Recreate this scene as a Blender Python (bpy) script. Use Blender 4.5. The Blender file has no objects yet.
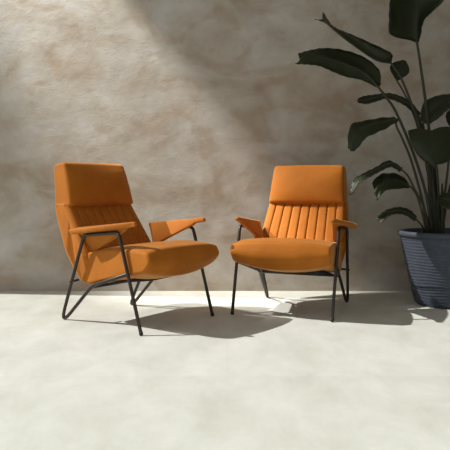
import bpy, bmesh, math, random
from mathutils import Vector, Matrix

# ------------------------------------------------------------------ camera, world, sun, lights, exposure
scene = bpy.context.scene
COL = scene.collection

cam_data = bpy.data.cameras.new('camera')
cam_data.sensor_width = 36.0
cam_data.lens = 50.8
cam_data.clip_end = 60.0
cam = bpy.data.objects.new('camera', cam_data)
COL.objects.link(cam)
cam.location = (0.0, 0.0, 0.783)
cam.rotation_euler = (math.radians(90.0 - 3.49), 0.0, 0.0)
scene.camera = cam

world = bpy.data.worlds.new('daylight')
scene.world = world
world.use_nodes = True
wbg = world.node_tree.nodes['Background']
wbg.inputs['Color'].default_value = (0.97, 0.98, 1.0, 1.0)
wbg.inputs['Strength'].default_value = 0.50
# daylight is stronger from the open left side than from the room on the right
wnt = world.node_tree
wtc = wnt.nodes.new('ShaderNodeTexCoord')
wsep = wnt.nodes.new('ShaderNodeSeparateXYZ')
wramp = wnt.nodes.new('ShaderNodeValToRGB')
wmap = wnt.nodes.new('ShaderNodeMapRange')
wmap.inputs['From Min'].default_value = -1.0
wmap.inputs['From Max'].default_value = 1.0
wramp.color_ramp.elements[0].position = 0.10
wramp.color_ramp.elements[0].color = (1.28, 1.31, 1.31, 1)
wramp.color_ramp.elements[1].position = 0.80
wramp.color_ramp.elements[1].color = (0.46, 0.475, 0.465, 1)
wnt.links.new(wtc.outputs['Generated'], wsep.inputs[0])
wnt.links.new(wsep.outputs['X'], wmap.inputs['Value'])
wnt.links.new(wmap.outputs[0], wramp.inputs['Fac'])
wnt.links.new(wramp.outputs['Color'], wbg.inputs['Color'])

sun_data = bpy.data.lights.new('sun', 'SUN')
sun_data.energy = 4.6
sun_data.angle = math.radians(0.8)
sun_data.color = (1.0, 0.98, 0.945)
sun = bpy.data.objects.new('sun', sun_data)
COL.objects.link(sun)
sun.rotation_euler = Vector((1.05, -0.10, -1.0)).to_track_quat('-Z', 'Y').to_euler()
sun.location = (-4.0, 4.0, 4.0)

# spot added without a fixture, makes the light patch on the plaster
wash_data = bpy.data.lights.new('added_wall_spot', 'SPOT')
wash_data.energy = 3100.0
wash_data.spot_size = math.radians(24.0)
wash_data.spot_blend = 0.95
wash_data.shadow_soft_size = 0.17
wash_data.color = (1.0, 0.95, 0.88)
wash = bpy.data.objects.new('added_wall_spot', wash_data)
COL.objects.link(wash)
wash.location = (-3.5, 3.97, 5.5)
wash.rotation_euler = (Vector((-0.70, 4.717, 1.52)) - Vector(wash.location)).to_track_quat('-Z', 'Y').to_euler()

vs = scene.view_settings
vs.view_transform = 'Standard'
vs.look = 'None'
vs.gamma = 1.0
vs.use_curve_mapping = False
vs.exposure = 0.07

# ------------------------------------------------------------------ materials
def new_mat(name):
    m = bpy.data.materials.new(name)
    m.use_nodes = True
    nt = m.node_tree
    return m, nt, nt.nodes['Principled BSDF']

def noise(nt, vec, scale, detail=4.0, rough=0.55, dist=0.0):
    n = nt.nodes.new('ShaderNodeTexNoise')
    n.inputs['Scale'].default_value = scale
    n.inputs['Detail'].default_value = detail
    n.inputs['Roughness'].default_value = rough
    n.inputs['Distortion'].default_value = dist
    nt.links.new(vec, n.inputs['Vector'])
    return n.outputs['Fac']

def ramp(nt, fac, stops):
    r = nt.nodes.new('ShaderNodeValToRGB')
    els = r.color_ramp.elements
    while len(els) < len(stops):
        els.new(0.5)
    for e, (p, c) in zip(els, stops):
        e.position = p
        e.color = (c[0], c[1], c[2], 1.0)
    nt.links.new(fac, r.inputs['Fac'])
    return r.outputs['Color']

def mix(nt, fac, a, b, mode='MIX'):
    n = nt.nodes.new('ShaderNodeMix')
    n.data_type = 'RGBA'
    n.blend_type = mode
    for val, idx in ((fac, 0), (a, 6), (b, 7)):
        if isinstance(val, (int, float)):
            n.inputs[idx].default_value = val
        elif isinstance(val, tuple):
            n.inputs[idx].default_value = (val[0], val[1], val[2], 1.0)
        else:
            nt.links.new(val, n.inputs[idx])
    return n.outputs[2]

def math_node(nt, op, a, b):
    n = nt.nodes.new('ShaderNodeMath')
    n.operation = op
    for val, idx in ((a, 0), (b, 1)):
        if isinstance(val, (int, float)):
            n.inputs[idx].default_value = val
        else:
            nt.links.new(val, n.inputs[idx])
    return n.outputs[0]

def bump(nt, bsdf, height, strength, distance):
    b = nt.nodes.new('ShaderNodeBump')
    b.inputs['Strength'].default_value = strength
    b.inputs['Distance'].default_value = distance
    nt.links.new(height, b.inputs['Height'])
    nt.links.new(b.outputs['Normal'], bsdf.inputs['Normal'])

def coords(nt, scale=(1, 1, 1)):
    tc = nt.nodes.new('ShaderNodeTexCoord')
    mp = nt.nodes.new('ShaderNodeMapping')
    mp.inputs['Scale'].default_value = scale
    nt.links.new(tc.outputs['Object'], mp.inputs['Vector'])
    return mp.outputs['Vector']

def plaster_material():
    m, nt, b = new_mat('hand_trowelled_plaster')
    v = coords(nt)
    vs_ = coords(nt, (1.0, 1.0, 1.5))
    base = ramp(nt, noise(nt, vs_, 2.1, 5, 0.55, 0.6),
                [(0.30, (0.315, 0.26, 0.198)), (0.44, (0.41, 0.368, 0.312)), (0.56, (0.455, 0.428, 0.383)), (0.72, (0.51, 0.497, 0.475))])
    stain = ramp(nt, noise(nt, coords(nt, (1.1, 1.0, 1.6)), 2.9, 3, 0.5, 0.9), [(0.50, (0, 0, 0)), (0.68, (1, 1, 1))])
    sf = math_node(nt, 'MULTIPLY', stain, 0.60)
    c = mix(nt, sf, base, (0.34, 0.262, 0.185))
    fine = ramp(nt, noise(nt, v, 9.0, 6, 0.65), [(0.3, (0.90, 0.90, 0.90)), (0.7, (1.06, 1.06, 1.06))])
    c = mix(nt, 1.0, c, fine, 'MULTIPLY')
    nt.links.new(c, b.inputs['Base Color'])
    b.inputs['Roughness'].default_value = 0.88
    h1 = noise(nt, coords(nt, (1.0, 1.0, 1.3)), 4.5, 6, 0.5, 0.2)
    h2 = noise(nt, v, 22.0, 5, 0.6, 0.3)
    ridges = ramp(nt, noise(nt, coords(nt, (0.9, 1.0, 1.9)), 5.5, 3, 0.5, 0.4), [(0.47, (0, 0, 0)), (0.50, (1, 1, 1)), (0.53, (0, 0, 0))])
    h = math_node(nt, 'ADD', math_node(nt, 'MULTIPLY', h1, 1.0), math_node(nt, 'MULTIPLY', h2, 0.22))
    h = math_node(nt, 'ADD', h, math_node(nt, 'MULTIPLY', ridges, 0.05))
    bump(nt, b, h, 0.19, 0.03)
    return m

def floor_material():
    m, nt, b = new_mat('pale_stone_tiles')
    v = coords(nt)
    c = ramp(nt, noise(nt, coords(nt, (1.3, 0.75, 1.0)), 3.4, 9, 0.68, 0.3),
             [(0.32, (0.51, 0.515, 0.46)), (0.46, (0.555, 0.565, 0.515)), (0.56, (0.59, 0.60, 0.555)), (0.68, (0.625, 0.64, 0.60))])
    blot = ramp(nt, noise(nt, coords(nt, (1.2, 0.7, 1.0)), 12.0, 6, 0.65, 0.6), [(0.60, (0, 0, 0)), (0.72, (1, 1, 1))])
    c = mix(nt, math_node(nt, 'MULTIPLY', blot, 0.20), c, (0.49, 0.48, 0.41))
    br = nt.nodes.new('ShaderNodeTexBrick')
    br.offset = 0.0
    br.inputs['Color1'].default_value = (1, 1, 1, 1)
    br.inputs['Color2'].default_value = (0.95, 0.95, 0.94, 1)
    br.inputs['Mortar'].default_value = (0.965, 0.96, 0.95, 1)
    br.inputs['Scale'].default_value = 1.0
    br.inputs['Mortar Size'].default_value = 0.003
    br.inputs['Mortar Smooth'].default_value = 0.3
    br.inputs['Brick Width'].default_value = 1.2
    br.inputs['Row Height'].default_value = 1.2
    mp = nt.nodes.new('ShaderNodeMapping')
    mp.inputs['Location'].default_value = (1.19, 1.02, 0.0)
    nt.links.new(v, mp.inputs['Vector'])
    nt.links.new(mp.outputs['Vector'], br.inputs['Vector'])
    c = mix(nt, 1.0, c, br.outputs['Color'], 'MULTIPLY')
    nt.links.new(c, b.inputs['Base Color'])
    b.inputs['Roughness'].default_value = 0.7
    b.inputs['Specular IOR Level'].default_value = 0.25
    h = math_node(nt, 'ADD', noise(nt, v, 14.0, 6, 0.6), math_node(nt, 'MULTIPLY', noise(nt, v, 60.0, 3, 0.5), 0.2))
    bump(nt, b, h, 0.12, 0.01)
    return m

def velvet_material():
    m, nt, b = new_mat('burnt_orange_velvet')
    v = coords(nt)
    c = ramp(nt, noise(nt, v, 7.0, 4, 0.6, 0.4), [(0.3, (0.355, 0.108, 0.007)), (0.7, (0.425, 0.136, 0.011))])
    nt.links.new(c, b.inputs['Base Color'])
    b.inputs['Roughness'].default_value = 0.72
    b.inputs['Specular IOR Level'].default_value = 0.2
    b.inputs['Sheen Weight'].default_value = 0.5
    b.inputs['Sheen Roughness'].default_value = 0.35
    b.inputs['Sheen Tint'].default_value = (1.0, 0.66, 0.30, 1)
    h = math_node(nt, 'ADD', noise(nt, v, 9.0, 3, 0.5), math_node(nt, 'MULTIPLY', noise(nt, v, 400.0, 2, 0.5), 0.05))
    bump(nt, b, h, 0.15, 0.02)
    return m

def simple_material(name, col, rough, metallic=0.0, spec=0.5, var=0.12, scale=20.0):
    m, nt, b = new_mat(name)
    v = coords(nt)
    lo = tuple(x * (1 - var) for x in col)
    hi = tuple(x * (1 + var) for x in col)
    c = ramp(nt, noise(nt, v, scale, 4), [(0.35, lo), (0.65, hi)])
    nt.links.new(c, b.inputs['Base Color'])
    b.inputs['Roughness'].default_value = rough
    b.inputs['Metallic'].default_value = metallic
    b.inputs['Specular IOR Level'].default_value = spec
    return m

PLASTER = plaster_material()
STONE = floor_material()
VELVET = velvet_material()
WHITE = simple_material('white_paint', (0.62, 0.60, 0.56), 0.8)
METAL = simple_material('dark_bronze_steel', (0.045, 0.036, 0.030), 0.42, 0.6)
SHADE_THREAD = simple_material('groove_shade_thread', (0.10, 0.024, 0.006), 0.9, spec=0.1)  # thread darkened to stand in for shade between the channels
RUBBER = simple_material('black_rubber', (0.015, 0.014, 0.013), 0.7)
LINING = simple_material('black_lining_cloth', (0.018, 0.015, 0.013), 0.9, spec=0.1)
LEAF = simple_material('dark_green_leaf', (0.019, 0.025, 0.010), 0.45, spec=0.28, var=0.2, scale=9.0)
STALK = simple_material('green_stalk', (0.019, 0.023, 0.010), 0.5)
SOIL = simple_material('potting_soil', (0.030, 0.022, 0.016), 0.95, spec=0.1, scale=60.0)
POT = simple_material('slate_blue_ribbed_ceramic', (0.048, 0.057, 0.078), 0.62, spec=0.35, var=0.1, scale=30.0)

# ------------------------------------------------------------------ mesh helpers
def link_mesh(name, bm, mat, parent=None, smooth=True):
    me = bpy.data.meshes.new(name)
    bm.normal_update()
    bm.to_mesh(me)
    bm.free()
    if smooth:
        for p in me.polygons:
            p.use_smooth = True
    me.materials.append(mat)
    o = bpy.data.objects.new(name, me)
    COL.objects.link(o)
    if parent is not None:
        o.parent = parent
    return o

def box_bm(x0, x1, y0, y1, z0, z1):
    bm = bmesh.new()
    bmesh.ops.create_cube(bm, size=1.0, matrix=Matrix.Translation(((x0+x1)/2, (y0+y1)/2, (z0+z1)/2)) @ Matrix.Diagonal((x1-x0, y1-y0, z1-z0, 1)))
    return bm

def catmull(pts, n):
    P = [Vector(p) for p in pts]
    P = [P[0]*2 - P[1]] + P + [P[-1]*2 - P[-2]]
    out = []
    for i in range(1, len(P)-2):
        for k in range(n):
            t = k / n
            a, b, c, d = P[i-1], P[i], P[i+1], P[i+2]
            out.append(0.5*((2*b) + (c-a)*t + (2*a-5*b+4*c-d)*t*t + (3*b-a-3*c+d)*t*t*t))
    out.append(P[-2].copy())
    return out

def fillet(pts, rad, n=7):
    P = [Vector(p) for p in pts]
    out = [P[0]]
    for i in range(1, len(P)-1):
        a, b, c = P[i-1], P[i], P[i+1]
        u, w = (a-b), (c-b)
        r = min(rad[i-1] if isinstance(rad, list) else rad, u.length*0.45, w.length*0.45)
        p0, p1 = b + u.normalized()*r, b + w.normalized()*r
        for k in range(n+1):
            t = k/n
            out.append((1-t)**2*p0 + 2*t*(1-t)*b + t*t*p1)
    out.append(P[-1])
    return out

def tube_bm(path, radius, seg=12, bm=None):
    """round tube swept along a path with closed, slightly domed ends; radius may be a list"""
    bm = bm or bmesh.new()
    P = [Vector(p) for p in path]
    n = len(P)
    R = radius if isinstance(radius, (list, tuple)) else [radius]*n
    T = []
    for i in range(n):
        T.append((P[min(i+1, n-1)] - P[max(i-1, 0)]).normalized())
    up = Vector((0, 0, 1)) if abs(T[0].z) < 0.9 else Vector((1, 0, 0))
    N = (up - T[0]*up.dot(T[0])).normalized()
    rings = []
    def ring(c, t, nn, r):
        b = t.cross(nn)
        return [bm.verts.new(c + r*(math.cos(2*math.pi*k/seg)*nn + math.sin(2*math.pi*k/seg)*b)) for k in range(seg)]
    for i in range(n):
        N = (N - T[i]*N.dot(T[i])).normalized()
        if i == 0:
            rings.append(ring(P[0] - T[0]*R[0]*0.25, T[0], N, R[0]*0.7))
        rings.append(ring(P[i], T[i], N, R[i]))
        if i == n-1:
            rings.append(ring(P[i] + T[i]*R[i]*0.25, T[i], N, R[i]*0.7))
    for a, b in zip(rings, rings[1:]):
        for k in range(seg):
            bm.faces.new((a[k], a[(k+1) % seg], b[(k+1) % seg], b[k]))
    bm.faces.new(list(reversed(rings[0])))
    bm.faces.new(rings[-1])
    return bm

def lathe_bm(profile, seg=64, bm=None):
    bm = bm or bmesh.new()
    rings = []
    for r, z in profile:
        rings.append([bm.verts.new((r*math.cos(2*math.pi*k/seg), r*math.sin(2*math.pi*k/seg), z)) for k in range(seg)])
    for a, b in zip(rings, rings[1:]):
        for k in range(seg):
            bm.faces.new((a[k], a[(k+1) % seg], b[(k+1) % seg], b[k]))
    return bm, rings

def round_poly(pts, rad, n=5):
    """closed 2-D polygon with rounded corners, rad per corner or one number"""
    P = [Vector((p[0], p[1])) for p in pts]
    m = len(P)
    out = []
    for i in range(m):
        a, b, c = P[i-1], P[i], P[(i+1) % m]
        r = rad[i] if isinstance(rad, (list, tuple)) else rad
        u, w = a-b, c-b
        r = min(r, u.length*0.45, w.length*0.45)
        if r < 1e-4:
            out.append(b)
            continue
        p0, p1 = b + u.normalized()*r, b + w.normalized()*r
        for k in range(n+1):
            t = k/n
            out.append((1-t)**2*p0 + 2*t*(1-t)*b + t*t*p1)
    return out

def resample_closed(pts, step):
    out = []
    m = len(pts)
    for i in range(m):
        a, b = pts[i], pts[(i+1) % m]
        k = max(1, int(round((b-a).length/step)))
        for j in range(k):
            out.append(a + (b-a)*(j/k))
    return out

def offset_closed(pts, d):
    """move a closed counter-clockwise 2-D loop inwards by d"""
    m = len(pts)
    out = []
    for i in range(m):
        t = (pts[(i+1) % m] - pts[i-1])
        if t.length < 1e-9:
            out.append(pts[i].copy())
            continue
        t.normalize()
        out.append(pts[i] + Vector((-t.y, t.x))*d)
    return out

def area2(pts):
    return sum(pts[i].x*pts[(i+1) % len(pts)].y - pts[(i+1) % len(pts)].x*pts[i].y for i in range(len(pts)))

def pad_bm(profile, width, shape=None, side_r=0.025, nu=40):
    """upholstered pad: closed (v,z) profile carried across u; width(v,z) = half width, shape(s,v,z)->(v,z) displaces"""
    if area2(profile) < 0:
        profile = list(reversed(profile))
    us = []
    for k in range(5):                                    # rounded left side
        th = math.pi/2*k/5
        us.append((-1, side_r*(1-math.sin(th)), side_r*(1-math.sin(math.pi/2 - th))))
    stations = []
    for k in range(6):
        th = math.pi/2*k/5
        stations.append((-1.0, side_r*(1-math.cos(th)), side_r*(1-math.sin(th))))   # (side, distance from face, inset)
    bm = bmesh.new()
    rings = []
    def add(s, edge, inset):
        loop = offset_closed(profile, inset) if inset > 1e-6 else profile
        vs = []
        for q, p0 in zip(loop, profile):
            w = width(p0.x, p0.y)
            u = s*(w - edge) if edge is not None else s*(w - side_r)
            sn = u/w
            v, z = (q.x, q.y) if shape is None else shape(sn, q.x, q.y)
            vs.append(bm.verts.new((u, v, z)))
        rings.append(vs)
    for sd, e, i in stations:
        add(-1.0, e, i)
    for k in range(1, nu):
        add(-1.0 + 2.0*k/nu, None, 0.0)
    for sd, e, i in reversed(stations):
        add(1.0, e, i)
    m = len(profile)
    for a, b in zip(rings, rings[1:]):
        for k in range(m):
            bm.faces.new((a[k], b[k], b[(k+1) % m], a[(k+1) % m]))
    f1 = bm.faces.new(rings[0])
    f2 = bm.faces.new(list(reversed(rings[-1])))
    tri = bmesh.ops.triangulate(bm, faces=[f1, f2])['faces']
    bmesh.ops.recalc_face_normals(bm, faces=bm.faces[:])
    for f in bm.faces:
        f.smooth = True
    for f in tri:
        f.smooth = False
    return bm, rings

def empty(name, loc, rz=0.0, label=None, cat=None, group=None):
    o = bpy.data.objects.new(name, None)
    o.empty_display_size = 0.1
    COL.objects.link(o)
    o.location = loc
    o.rotation_euler = (0, 0, rz)
    if label:
        o['label'] = label
        o['category'] = cat
    if group:
        o['group'] = group
    return o

def structure(name, bm, mat, label):
    o = link_mesh(name, bm, mat, smooth=False)
    o['kind'] = 'structure'
    o['label'] = label
    return o

# ------------------------------------------------------------------ the setting
WALL_Y = 4.717
structure('floor', box_bm(-5.0, 2.4, -2.0, WALL_Y, -0.10, 0.0), STONE, 'pale stone tile floor')
structure('wall_back', box_bm(-3.0, 2.4, WALL_Y, WALL_Y+0.15, -0.10, 3.2), PLASTER, 'mottled grey brown trowelled plaster wall')
structure('added_wall_right', box_bm(2.4, 2.55, -2.0, WALL_Y+0.15, -0.10, 3.2), PLASTER, 'unseen plaster wall added to darken the right side')  # out of view, added to block daylight from the right
structure('added_ceiling', box_bm(-1.60, 2.55, -0.5, WALL_Y+0.15, 3.2, 3.35), WHITE, 'unseen white slab added overhead to shade the plant')  # out of view, edge placed to cut the sun off the plant

# ------------------------------------------------------------------ armchair
TUBE = 0.0098

def back_line(z):
    """front (v) of the tufted back at height z"""
    pts = [(0.36, 0.095), (0.42, 0.128), (0.50, 0.180), (0.58, 0.233), (0.665, 0.290), (0.72, 0.32)]
    if z <= pts[0][0]:
        return pts[0][1]
    for (a, va), (b, vb) in zip(pts, pts[1:]):
        if z <= b:
            return va + (vb-va)*(z-a)/(b-a)
    return pts[-1][1]

def build_armchair(label):
    root = empty('armchair', (0, 0, 0), 0, label, 'armchair', 'orange velvet armchairs')
    # --- tubular steel frame, one tube per leg, rail, support
    for s in (-1, 1):
        foot = (s*0.307, -0.328, 0.004)
        top = (s*0.312, -0.172, 0.536)
        rear_top = (s*0.312, 0.103, 0.511)
        rear_foot = (s*0.279, 0.335, 0.0115)
        joint = (s*0.266, 0.092, 0.220)
        rail_end = (s*0.3095, -0.236, 0.318)
        bend = fillet([foot, top, rear_top, rear_foot, joint, rail_end], [0.03, 0.03, 0.13, 0.04], 8)
        dz = min(p.z for p in bend[12:]) - TUBE              # let the rear bend rest on the floor
        rear_foot = (rear_foot[0], rear_foot[1] + 0.026, rear_foot[2] - dz*1.05)
        bend = fillet([foot, top, rear_top, rear_foot, joint, rail_end], [0.03, 0.03, 0.13, 0.04], 8)
        # split the bent tube into its named lengths
        i_top = min(range(len(bend)), key=lambda i: (bend[i]-Vector(top)).length)
        i_rt = min(range(len(bend)), key=lambda i: (bend[i]-Vector(rear_top)).length)
        i_j = min(range(len(bend)), key=lambda i: (bend[i]-Vector(joint)).length)
        fl = link_mesh('front_leg', tube_bm(bend[:i_top+1], TUBE), METAL, root)
        link_mesh('arm_support', tube_bm(bend[i_top:i_rt+1], TUBE), METAL, root)
        link_mesh('rear_leg', tube_bm(bend[i_rt:i_j+1], TUBE), METAL, root)
        link_mesh('seat_rail', tube_bm(bend[i_j:], TUBE), METAL, root)
        link_mesh('foot_cap', tube_bm([Vector(foot)+Vector((0, 0, 0.001)), Vector(foot)+Vector((0, 0.004, 0.016))], TUBE*1.12), RUBBER, fl)
        # bolt that ties the rear leg to the shell of the back
        t = 0.50
        on_leg = Vector(rear_top).lerp(Vector(rear_foot), t)
        link_mesh('bolt', tube_bm([on_leg + Vector((s*0.012, 0, 0)), Vector((s*0.245, on_leg.y, on_leg.z+0.005))], 0.0075, 10), METAL, root)
    link_mesh('crossbar', tube_bm([(-0.266, 0.092, 0.213), (0.266, 0.092, 0.213)], TUBE*0.95), METAL, root)

    # --- seat cushion
    prof = [(-0.365, 0.450), (-0.22, 0.462), (0.0, 0.435), (0.17, 0.395), (0.205, 0.33), (0.180, 0.232), (0.12, 0.226),
            (-0.02, 0.262), (-0.20, 0.300), (-0.345, 0.333), (-0.394, 0.388)]
    prof = [Vector((v, z)) for v, z in prof]
    prof = resample_closed(round_poly(prof, [0.022, 0.06, 0.06, 0.03, 0.05, 0.04, 0.04, 0.06, 0.06, 0.022, 0.03], 6), 0.022)
    def seat_w(v, z):
        t = min(1.0, max(0.0, (v + 0.39)/0.55))
        return 0.305 - 0.036*t
    def seat_shape(s, v, z):
        c = max(0.0, 1 - s*s)
        low = min(1.0, max(0.0, (0.43 - z)/0.10))
        frontness = min(1.0, max(0.0, (0.16 - v)/0.30))
        z2 = z - 0.042*c*low*frontness
        hi = min(1.0, max(0.0, (z - 0.38)/0.05))
        z2 += (0.010*(c**0.6) - 0.014*abs(s)**4*min(1.0, max(0.0, (0.05 - v)/0.30)))*hi
        v2 = v - 0.022*c*min(1.0, max(0.0, (-0.25 - v)/0.10))
        return v2, z2
    bm, rings = pad_bm(prof, seat_w, seat_shape, 0.015, 36)
    seat = link_mesh('seat_cushion', bm, VELVET, root, False)
    # black dust cover under the seat
    dc = []
    for k in range(13):
        v = -0.20 + 0.28*k/12
        z = 0.226 + (0.12 - v)*0.255 - 0.004
        row = []
        for j in range(13):
            sgn = -1 + 2*j/12
            sv, sz = seat_shape(sgn*0.80, v, z)
            row.append((sgn*0.225, sv, sz - 0.003))
        dc.append(row)
    bm = bmesh.new()
    g = [[bm.verts.new(p) for p in row] for row in dc]
    for a, b in zip(g, g[1:]):
        for j in range(12):
            bm.faces.new((a[j], a[j+1], b[j+1], b[j]))
    d = link_mesh('dust_cover', bm, LINING, seat)
    md = d.modifiers.new('thickness', 'SOLIDIFY'); md.thickness = 0.004

    # --- channel tufted back
    front = [(back_line(z), z) for z in (0.37, 0.42, 0.50, 0.58, 0.655, 0.70)]
    loop = [(0.110, 0.300)] + front + [(0.425, 0.690), (0.412, 0.62), (0.345, 0.48), (0.262, 0.305), (0.205, 0.222), (0.150, 0.226)]
    loop = [Vector((v, z)) for v, z in loop]
    rad = [0.02] + [0.02]*5 + [0.012] + [0.02, 0.06, 0.06, 0.06, 0.04, 0.02]
    loop = resample_closed(round_poly(loop, rad, 5), 0.02)
    def back_w(v, z):
        t = min(1.0, max(0.0, (z - 0.42)/0.26))
        low = min(1.0, max(0.0, (0.40 - z)/0.17))
        return 0.288 - 0.022*t - 0.030*low
    NCH = 9
    def back_shape(s, v, z):
        bl = back_line(z)
        near = max(0.0, 1 - abs(v - bl)/0.03)
        if z < 0.30 or z > 0.71:
            near = 0.0
        x = (min(0.9999, max(-0.9999, s)) + 1)/2*NCH
        ph = abs((x - math.floor(x)) - 0.5)*2           # 1 at a seam, 0 on the crown of a channel
        puff = 0.017*math.sqrt(max(0.0, 1 - ph**5)) - 0.017
        return v - puff*near, z
    bm, rings = pad_bm(loop, back_w, back_shape, 0.030, 144)
    back = link_mesh('backrest', bm, VELVET, root, False)
    for c in range(1, NCH):                               # stitched seams, with the groove shade put into their colour
        sn = 2.0*c/NCH - 1
        path = [(sn*back_w(0, z), back_line(z) + 0.0130, z) for z in [0.40 + 0.265*i/14 for i in range(15)]]
        link_mesh('seam', tube_bm(path, 0.0030, 6), SHADE_THREAD, back)

    # --- headrest pad
    loop = [(0.272, 0.670), (0.296, 0.76), (0.325, 0.86), (0.345, 0.921), (0.372, 0.930), (0.442, 0.914), (0.445, 0.88), (0.430, 0.76), (0.410, 0.650), (0.36, 0.647)]
    loop = [Vector((v, z)) for v, z in loop]
    loop = resample_closed(round_poly(loop, [0.022, 0.05, 0.05, 0.012, 0.012, 0.02, 0.04, 0.05, 0.02, 0.05], 6), 0.018)
    def head_w(v, z):
        t = min(1.0, max(0.0, (z - 0.66)/0.26))
        return 0.262 - 0.019*t
    def head_shape(s, v, z):
        f = max(0.0, 1 - abs(v - (0.272 + (z-0.662)*0.28))/0.05)
        zz = (z - 0.79)/0.135
        puff = 0.036*max(0.0, 1 - abs(s)**4)*max(0.0, 1 - zz*zz)
        return v - puff*f, z - 0.004*s*s*(1 if z > 0.88 else 0)
    bm, rings = pad_bm(loop, head_w, head_shape, 0.016, 30)
    head = link_mesh('headrest', bm, VELVET, root, False)

    # --- arm pads: a wing that overhangs the support outwards and drops inwards behind it
    for s in (-1, 1):
        bm = bmesh.new()
        rr = []
        NT = 26
        for k in range(-2, NT+3):
            t = min(1.0, max(0.0, k/NT))
            # crease between the flat wing and the inner drop
            cu, cz = 0.283 + 0.004*t, 0.597 - 0.044*t
            out = 0.022 + 0.062*math.sin(math.pi/2*min(1.0, t*1.12))     # reach of the wing
            drop = 0.020 + 0.122*t**1.1
            th = 0.022 + 0.006*min(1.0, t*3)
            lean = 0.062*t
            pts = [(cu + out, cz - 0.012*t), (cu, cz), (cu - lean, cz - drop), (cu - lean + th, cz - drop - 0.002), (cu + th, cz - th - 0.002), (cu + out - 0.004, cz - 0.012*t - th)]
            if drop < th + 0.012:
                pts[2] = (cu - lean, cz - th - 0.004); pts[3] = (cu + th*0.6, cz - th - 0.005)
            sec = round_poly(pts, 0.011, 4)
            n0 = 5
            inset = {-2: 0.55, -1: 0.85, NT+1: 0.88, NT+2: 0.6}.get(k, 1.0)
            push = {-2: -0.012, -1: -0.008, NT+1: 0.006, NT+2: 0.009}.get(k, 0.0)
            cx = sum(q.x for q in sec)/len(sec); czz = sum(q.y for q in sec)/len(sec)
            ring = []
            for q in sec:
                f = max(0.0, min(1.0, (cz - q.y)/max(drop, 0.03)))
                v = -0.268 + t*(0.432 - 0.085*f) + push
                if inset < 1.0:
                    # shrink towards the middle line of the L-shaped section
                    mx = cu + th*0.5 if q.y < cz - th - 0.004 else q.x
                    my = cz - th*0.55 if q.y >= cz - th - 0.004 else q.y
                    qx = mx + (q.x - mx)*inset; qy = my + (q.y - my)*inset
                else:
                    qx, qy = q.x, q.y
                ring.append(bm.verts.new((s*qx, v, qy)))
            rr.append(ring)
        m = len(rr[0])
        for a, b in zip(rr, rr[1:]):
            for k in range(m):
                bm.faces.new((a[k], a[(k+1) % m], b[(k+1) % m], b[k]))
        fa = bm.faces.new(rr[0]); fb = bm.faces.new(list(reversed(rr[-1])))
        bmesh.ops.triangulate(bm, faces=[fa, fb])
        bmesh.ops.recalc_face_normals(bm, faces=bm.faces[:])
        link_mesh('armrest', bm, VELVET, root)
    return root

def copy_tree(o, parent=None):
    c = o.copy()
    COL.objects.link(c)
    c.parent = parent
    for ch in list(o.children):
        copy_tree(ch, c)
    return c

chair_a = build_armchair('burnt orange velvet armchair nearest the left edge, turned towards the right')
chair_b = copy_tree(chair_a)
chair_b['label'] = 'burnt orange velvet armchair beside the potted plant, facing almost straight ahead'
chair_a.location = (-0.521, 3.732, 0.0)
chair_a.rotation_euler = (0, 0, 0.9357)
chair_b.location = (0.447, 4.040, 0.0)
chair_b.rotation_euler = (0, 0, -0.3614)

# ------------------------------------------------------------------ potted plant
plant = empty('potted_plant', (1.475, 4.19, 0.0), 0, 'tall dark green plant with broad paddle leaves in a slate blue ribbed pot', 'plant')
PO = Vector((1.475, 4.19, 0.0))
prof = [(0.0, 0.0), (0.17, 0.0), (0.198, 0.006), (0.208, 0.022)]
for k in range(161):
    t = k/160
    z = 0.022 + 0.430*t
    r = 0.208 + 0.098*t**0.9 + 0.0009*math.sin(2*math.pi*t*22) + 0.0004*math.sin(2*math.pi*t*47)
    prof.append((r, z))
prof += [(0.296, 0.468), (0.286, 0.468), (0.275, 0.42), (0.235, 0.12), (0.0, 0.10)]
bm, rings = lathe_bm(prof, 96)
bmesh.ops.remove_doubles(bm, verts=bm.verts[:], dist=1e-5)
for v in bm.verts:                                    # hand-thrown wobble of the ribs
    a = math.atan2(v.co.y, v.co.x)
    if v.co.z > 0.03 and v.co.z < 0.45:
        v.co.z += 0.0035*math.sin(3*a + 9*v.co.z) + 0.002*math.sin(7*a + 31*v.co.z)
bmesh.ops.recalc_face_normals(bm, faces=bm.faces[:])
pot = link_mesh('pot', bm, POT, plant)
bm, rings = lathe_bm([(0.300, 0.452), (0.314, 0.455), (0.321, 0.466), (0.321, 0.480), (0.314, 0.489), (0.300, 0.490), (0.289, 0.484), (0.287, 0.462), (0.290, 0.452), (0.300, 0.452)], 96)
bmesh.ops.recalc_face_normals(bm, faces=bm.faces[:])
link_mesh('rim', bm, POT, pot)
bm = bmesh.new()
random.seed(3)
rows = [[bm.verts.new((0.281*(i/9)*math.cos(2*math.pi*k/48), 0.281*(i/9)*math.sin(2*math.pi*k/48), 0.440 + 0.012*(1-i/9) + random.uniform(-0.004, 0.004))) for k in range(48)] for i in range(1, 10)]
c0 = bm.verts.new((0, 0, 0.453))
for k in range(48):
    bm.faces.new((c0, rows[0][k], rows[0][(k+1) % 48]))
for a, b in zip(rows, rows[1:]):
    for k in range(48):
        bm.faces.new((a[k], b[k], b[(k+1) % 48], a[(k+1) % 48]))
link_mesh('soil', bm, SOIL, plant)

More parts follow.
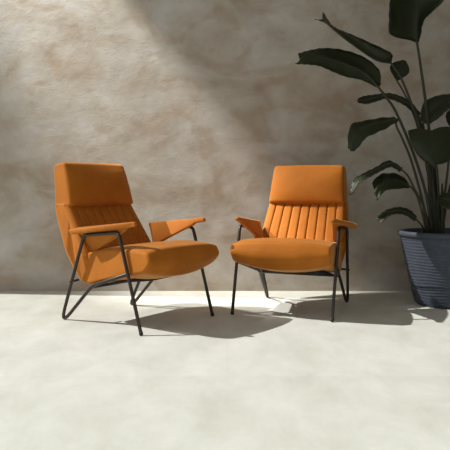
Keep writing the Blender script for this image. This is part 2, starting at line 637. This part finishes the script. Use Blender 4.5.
# each leaf: kind of leaf, near edge, midrib, far edge, stalk (world coordinates), stalk radius
LEAVES = [
    ('tall', [(1.231, 4.2, 1.727), (1.068, 4.15, 1.754), (1.04, 4.1, 1.836), (1.035, 4.06, 1.949), (1.053, 4.02, 2.089), (1.117, 4.06, 2.267), (1.238, 4.1, 2.466)],
     [(1.257, 4.22, 1.719), (1.253, 4.213, 1.775), (1.249, 4.207, 1.883), (1.239, 4.2, 2.015), (1.237, 4.183, 2.174), (1.248, 4.167, 2.331), (1.266, 4.15, 2.499)],
     [(1.263, 4.2, 1.727), (1.263, 4.16, 1.763), (1.275, 4.12, 1.847), (1.382, 4.085, 1.956), (1.411, 4.05, 2.093), (1.375, 4.085, 2.276), (1.269, 4.12, 2.474)],
     [(1.396, 4.19, 0.501), (1.371, 4.194, 0.824), (1.339, 4.198, 1.152), (1.303, 4.204, 1.412), (1.276, 4.212, 1.595), (1.257, 4.22, 1.719)], 0.009),
    ('folded', [(1.063, 4.1, 1.598), (1.043, 4.073, 1.618), (0.885, 4.047, 1.68), (0.747, 4.02, 1.736), (0.69, 4.013, 1.765), (0.657, 4.007, 1.788), (0.606, 4.0, 1.859)],
     [(1.063, 4.12, 1.571), (0.963, 4.107, 1.587), (0.832, 4.093, 1.666), (0.733, 4.08, 1.731), (0.681, 4.073, 1.773), (0.642, 4.067, 1.809), (0.616, 4.06, 1.832)],
     [(1.085, 4.16, 1.623), (1.052, 4.16, 1.655), (0.883, 4.16, 1.731), (0.76, 4.16, 1.782), (0.692, 4.14, 1.802), (0.638, 4.12, 1.829), (0.565, 4.1, 1.842)],
     [(1.346, 4.16, 0.503), (1.326, 4.16, 0.889), (1.268, 4.16, 1.161), (1.198, 4.152, 1.34), (1.126, 4.136, 1.491), (1.063, 4.12, 1.571)], 0.008),
    ('broad', [(0.952, 4.05, 1.408), (0.854, 4.033, 1.449), (0.756, 4.017, 1.465), (0.659, 4.0, 1.499), (0.583, 3.993, 1.528), (0.502, 3.987, 1.536), (0.433, 3.98, 1.538)],
     [(0.971, 4.05, 1.402), (0.887, 4.047, 1.488), (0.786, 4.043, 1.537), (0.684, 4.04, 1.574), (0.595, 4.033, 1.591), (0.525, 4.027, 1.587), (0.468, 4.02, 1.573)],
     [(0.991, 4.08, 1.431), (0.98, 4.093, 1.522), (0.886, 4.107, 1.606), (0.754, 4.12, 1.653), (0.631, 4.107, 1.662), (0.534, 4.093, 1.644), (0.462, 4.08, 1.622)],
     [(1.346, 4.12, 0.506), (1.291, 4.104, 0.759), (1.198, 4.088, 1.015), (1.087, 4.074, 1.254), (1.019, 4.062, 1.347), (0.971, 4.05, 1.402)], 0.008),
    ('small', [(1.118, 4.2, 1.476), (1.077, 4.2, 1.547), (1.096, 4.2, 1.586), (1.161, 4.2, 1.605)],
     [(1.124, 4.2, 1.47), (1.14, 4.213, 1.537), (1.154, 4.22, 1.57), (1.173, 4.22, 1.609)],
     [(1.132, 4.18, 1.473), (1.184, 4.16, 1.508), (1.192, 4.167, 1.548), (1.181, 4.2, 1.599)],
     [(1.392, 4.22, 0.499), (1.348, 4.23, 0.858), (1.272, 4.24, 1.188), (1.184, 4.22, 1.382), (1.124, 4.2, 1.47)], 0.006),
    ('arched', [(1.245, 4.15, 1.218), (1.18, 4.133, 1.287), (1.111, 4.117, 1.323), (1.035, 4.1, 1.343), (0.977, 4.093, 1.326), (0.905, 4.087, 1.306), (0.859, 4.08, 1.312)],
     [(1.263, 4.17, 1.233), (1.2, 4.157, 1.309), (1.124, 4.143, 1.346), (1.043, 4.13, 1.363), (0.97, 4.12, 1.349), (0.904, 4.11, 1.328), (0.844, 4.1, 1.327)],
     [(1.285, 4.2, 1.256), (1.218, 4.2, 1.334), (1.146, 4.2, 1.373), (1.067, 4.2, 1.392), (0.978, 4.183, 1.38), (0.903, 4.167, 1.368), (0.86, 4.15, 1.35)],
     [(1.399, 4.2, 0.5), (1.362, 4.187, 0.791), (1.321, 4.177, 1.052), (1.263, 4.17, 1.233)], 0.008),
    ('right', [(1.333, 4.2, 1.184), (1.387, 4.15, 1.225), (1.427, 4.1, 1.27), (1.481, 4.075, 1.299), (1.547, 4.05, 1.327)],
     [(1.306, 4.22, 1.199), (1.36, 4.21, 1.277), (1.422, 4.2, 1.321), (1.491, 4.175, 1.337), (1.598, 4.15, 1.359)],
     [(1.295, 4.25, 1.229), (1.313, 4.25, 1.327), (1.378, 4.25, 1.373), (1.462, 4.225, 1.389), (1.577, 4.2, 1.386)],
     [(1.412, 4.2, 0.5), (1.37, 4.213, 0.824), (1.328, 4.22, 1.055), (1.306, 4.22, 1.199)], 0.008),
    ('drooping', [(1.069, 4.0, 1.184), (1.008, 3.98, 1.145), (0.935, 3.96, 1.112), (0.871, 3.946, 1.081), (0.839, 3.938, 1.043), (0.8, 3.93, 1.0)],
     [(1.101, 4.05, 1.208), (1.014, 4.03, 1.187), (0.915, 4.01, 1.166), (0.842, 3.99, 1.127), (0.802, 3.97, 1.07), (0.774, 3.95, 1.001)],
     [(1.082, 4.1, 1.226), (0.991, 4.092, 1.219), (0.9, 4.084, 1.202), (0.807, 4.064, 1.178), (0.776, 4.032, 1.1), (0.771, 4.0, 1.022)],
     [(1.314, 4.1, 0.507), (1.262, 4.092, 0.727), (1.191, 4.084, 0.951), (1.128, 4.074, 1.09), (1.086, 4.062, 1.171), (1.094, 4.05, 1.208)], 0.007),
    ('hanging', [(1.205, 4.12, 1.126), (1.155, 4.036, 1.131), (1.155, 3.968, 1.057), (1.183, 3.932, 0.981), (1.227, 3.912, 0.932), (1.26, 3.9, 0.913)],
     [(1.321, 4.1, 1.105), (1.29, 4.004, 1.128), (1.274, 3.932, 1.055), (1.261, 3.888, 0.985), (1.256, 3.868, 0.936), (1.26, 3.86, 0.912)],
     [(1.45, 4.12, 1.132), (1.439, 4.036, 1.15), (1.459, 3.968, 1.07), (1.436, 3.932, 0.994), (1.362, 3.912, 0.932), (1.291, 3.9, 0.913)],
     [(1.409, 4.19, 0.501), (1.401, 4.183, 0.759), (1.367, 4.153, 0.986), (1.321, 4.1, 1.105)], 0.009),
    ('low', [(1.104, 4.02, 0.873), (1.043, 4.004, 0.904), (0.977, 3.988, 0.878), (0.905, 3.974, 0.841), (0.841, 3.962, 0.803), (0.801, 3.95, 0.754)],
     [(1.125, 4.05, 0.886), (1.052, 4.038, 0.924), (0.973, 4.026, 0.892), (0.895, 4.012, 0.854), (0.829, 3.996, 0.81), (0.783, 3.98, 0.728)],
     [(1.145, 4.1, 0.9), (1.052, 4.092, 0.948), (0.968, 4.084, 0.906), (0.887, 4.064, 0.868), (0.817, 4.032, 0.829), (0.783, 4.0, 0.76)],
     [(1.333, 4.12, 0.506), (1.278, 4.1, 0.662), (1.219, 4.08, 0.759), (1.168, 4.065, 0.848), (1.125, 4.05, 0.886)], 0.006),
    ('curled', [(1.133, 3.98, 0.772), (1.063, 3.955, 0.766), (1.001, 3.93, 0.76), (0.961, 3.915, 0.729), (0.933, 3.9, 0.693)],
     [(1.176, 4.02, 0.778), (1.086, 3.995, 0.816), (1.017, 3.97, 0.822), (0.962, 3.95, 0.797), (0.921, 3.93, 0.741)],
     [(1.174, 4.06, 0.804), (1.116, 4.06, 0.855), (1.039, 4.06, 0.867), (0.975, 4.03, 0.854), (0.924, 4.0, 0.804)],
     [(1.295, 4.08, 0.508), (1.258, 4.053, 0.619), (1.219, 4.033, 0.721), (1.176, 4.02, 0.778)], 0.006),
    ('lowest', [(1.186, 3.98, 0.565), (1.13, 3.96, 0.601), (1.062, 3.94, 0.611), (1.01, 3.93, 0.593), (0.971, 3.92, 0.562)],
     [(1.211, 4.0, 0.571), (1.149, 3.985, 0.615), (1.082, 3.97, 0.629), (1.011, 3.96, 0.616), (0.941, 3.95, 0.579)],
     [(1.223, 4.04, 0.588), (1.178, 4.04, 0.632), (1.107, 4.04, 0.651), (1.026, 4.02, 0.636), (0.965, 4.0, 0.602)],
     [(1.282, 4.08, 0.495), (1.253, 4.03, 0.531), (1.211, 4.0, 0.571)], 0.005),
    ('lower_right', [(1.355, 4.0, 0.659), (1.381, 3.967, 0.641), (1.425, 3.95, 0.636), (1.487, 3.95, 0.648)],
     [(1.352, 4.05, 0.696), (1.398, 4.017, 0.684), (1.445, 3.99, 0.684), (1.519, 3.97, 0.679)],
     [(1.374, 4.08, 0.721), (1.411, 4.06, 0.74), (1.459, 4.033, 0.74), (1.511, 4.0, 0.716)],
     [(1.398, 4.12, 0.506), (1.377, 4.1, 0.598), (1.352, 4.05, 0.696)], 0.006),
    ('edge', [(1.449, 4.1, 1.156), (1.411, 4.067, 1.191), (1.397, 4.05, 1.239), (1.435, 4.05, 1.277)],
     [(1.469, 4.12, 1.158), (1.469, 4.107, 1.201), (1.472, 4.1, 1.245), (1.478, 4.1, 1.289)],
     [(1.481, 4.1, 1.156), (1.512, 4.067, 1.191), (1.511, 4.05, 1.239), (1.479, 4.05, 1.277)],
     [(1.425, 4.2, 0.5), (1.454, 4.187, 0.791), (1.466, 4.16, 1.019), (1.469, 4.12, 1.158)], 0.007),
    ('beyond', [(1.559, 4.2, 1.021), (1.598, 4.167, 1.084), (1.665, 4.15, 1.276), (1.774, 4.15, 1.532)],
     [(1.573, 4.2, 1.008), (1.677, 4.2, 1.054), (1.804, 4.2, 1.217), (1.874, 4.2, 1.528)],
     [(1.599, 4.2, 1.002), (1.77, 4.233, 1.036), (1.925, 4.233, 1.188), (1.927, 4.2, 1.502)],
     [(1.446, 4.22, 0.499), (1.481, 4.22, 0.725), (1.528, 4.213, 0.89), (1.573, 4.2, 1.008)], 0.008),
]
def build_leaf(idx, A, M, B, stalk, r, crumple=0.0022):
    n = 6
    A, M, B = catmull(A, n), catmull(M, n), catmull(B, n)
    bm = bmesh.new()
    grid = []
    NA = 6
    rnd = random.Random(idx*7 + 1)
    ph = rnd.uniform(0, 6)
    for i, (a, m, b) in enumerate(zip(A, M, B)):
        row = []
        for k in range(-NA, NA+1):
            t = abs(k)/NA
            e = a if k < 0 else b
            p = m.lerp(e, t)
            # each half of the blade bulges a little and ripples along the veins
            nrm = (a-m).cross(b-m)
            if i + 1 < len(M):
                ax = (M[i+1]-m)
            else:
                ax = (m-M[i-1])
            side = (e-m)
            up = ax.cross(side)*(1 if k > 0 else -1)
            if up.length > 1e-9:
                up.normalize()
                p = p + up*(0.10*side.length*4*t*(1-t) + crumple*math.sin(i*(1.0 if crumple > 0.0025 else 1.9) + ph + 0.9*k*(crumple > 0.0025))*t)
            row.append(bm.verts.new(p - PO))
        grid.append(row)
    for a, b in zip(grid, grid[1:]):
        for k in range(2*NA):
            bm.faces.new((a[k], a[k+1], b[k+1], b[k]))
    bmesh.ops.recalc_face_normals(bm, faces=bm.faces[:])
    lf = link_mesh('leaf', bm, LEAF, plant)
    md = lf.modifiers.new('thickness', 'SOLIDIFY')
    md.thickness = 0.0022
    md.offset = 0.0
    st = catmull(stalk, 8)
    st[0].z = 0.43
    k = len(M)*3//4
    path = st + M[2:k:2]
    rad = []
    for i in range(len(path)):
        if i < len(st):
            rad.append(r*(1.35 - 0.5*i/len(st)))
        else:
            rad.append(max(0.0018, r*0.8*(1 - (i-len(st))/(len(path)-len(st)+1))))
    link_mesh('stalk', tube_bm([p - PO for p in path], rad, 10), STALK, lf)

for i, (nm, A, M, B, S, r) in enumerate(LEAVES):
    build_leaf(i, A, M, B, S, r, 0.003 if nm in ('drooping', 'curled') else 0.0022)
# overlapping leaf sheaths at the foot of the plant
for x0, y0, x1, y1, zt, r in ((1.40, 4.19, 1.36, 4.18, 0.86, 0.026), (1.36, 4.15, 1.33, 4.14, 0.74, 0.020), (1.44, 4.20, 1.43, 4.19, 0.80, 0.022), (1.40, 4.24, 1.40, 4.25, 0.95, 0.018)):
    pts = [(x0 + (x1-x0)*t - PO.x, y0 + (y1-y0)*t - PO.y, 0.43 + (zt-0.43)*t) for t in [k/8 for k in range(9)]]
    link_mesh('sheath', tube_bm(pts, [r*(1.0 - 0.75*(k/8)**1.5) for k in range(9)], 12), STALK, plant)
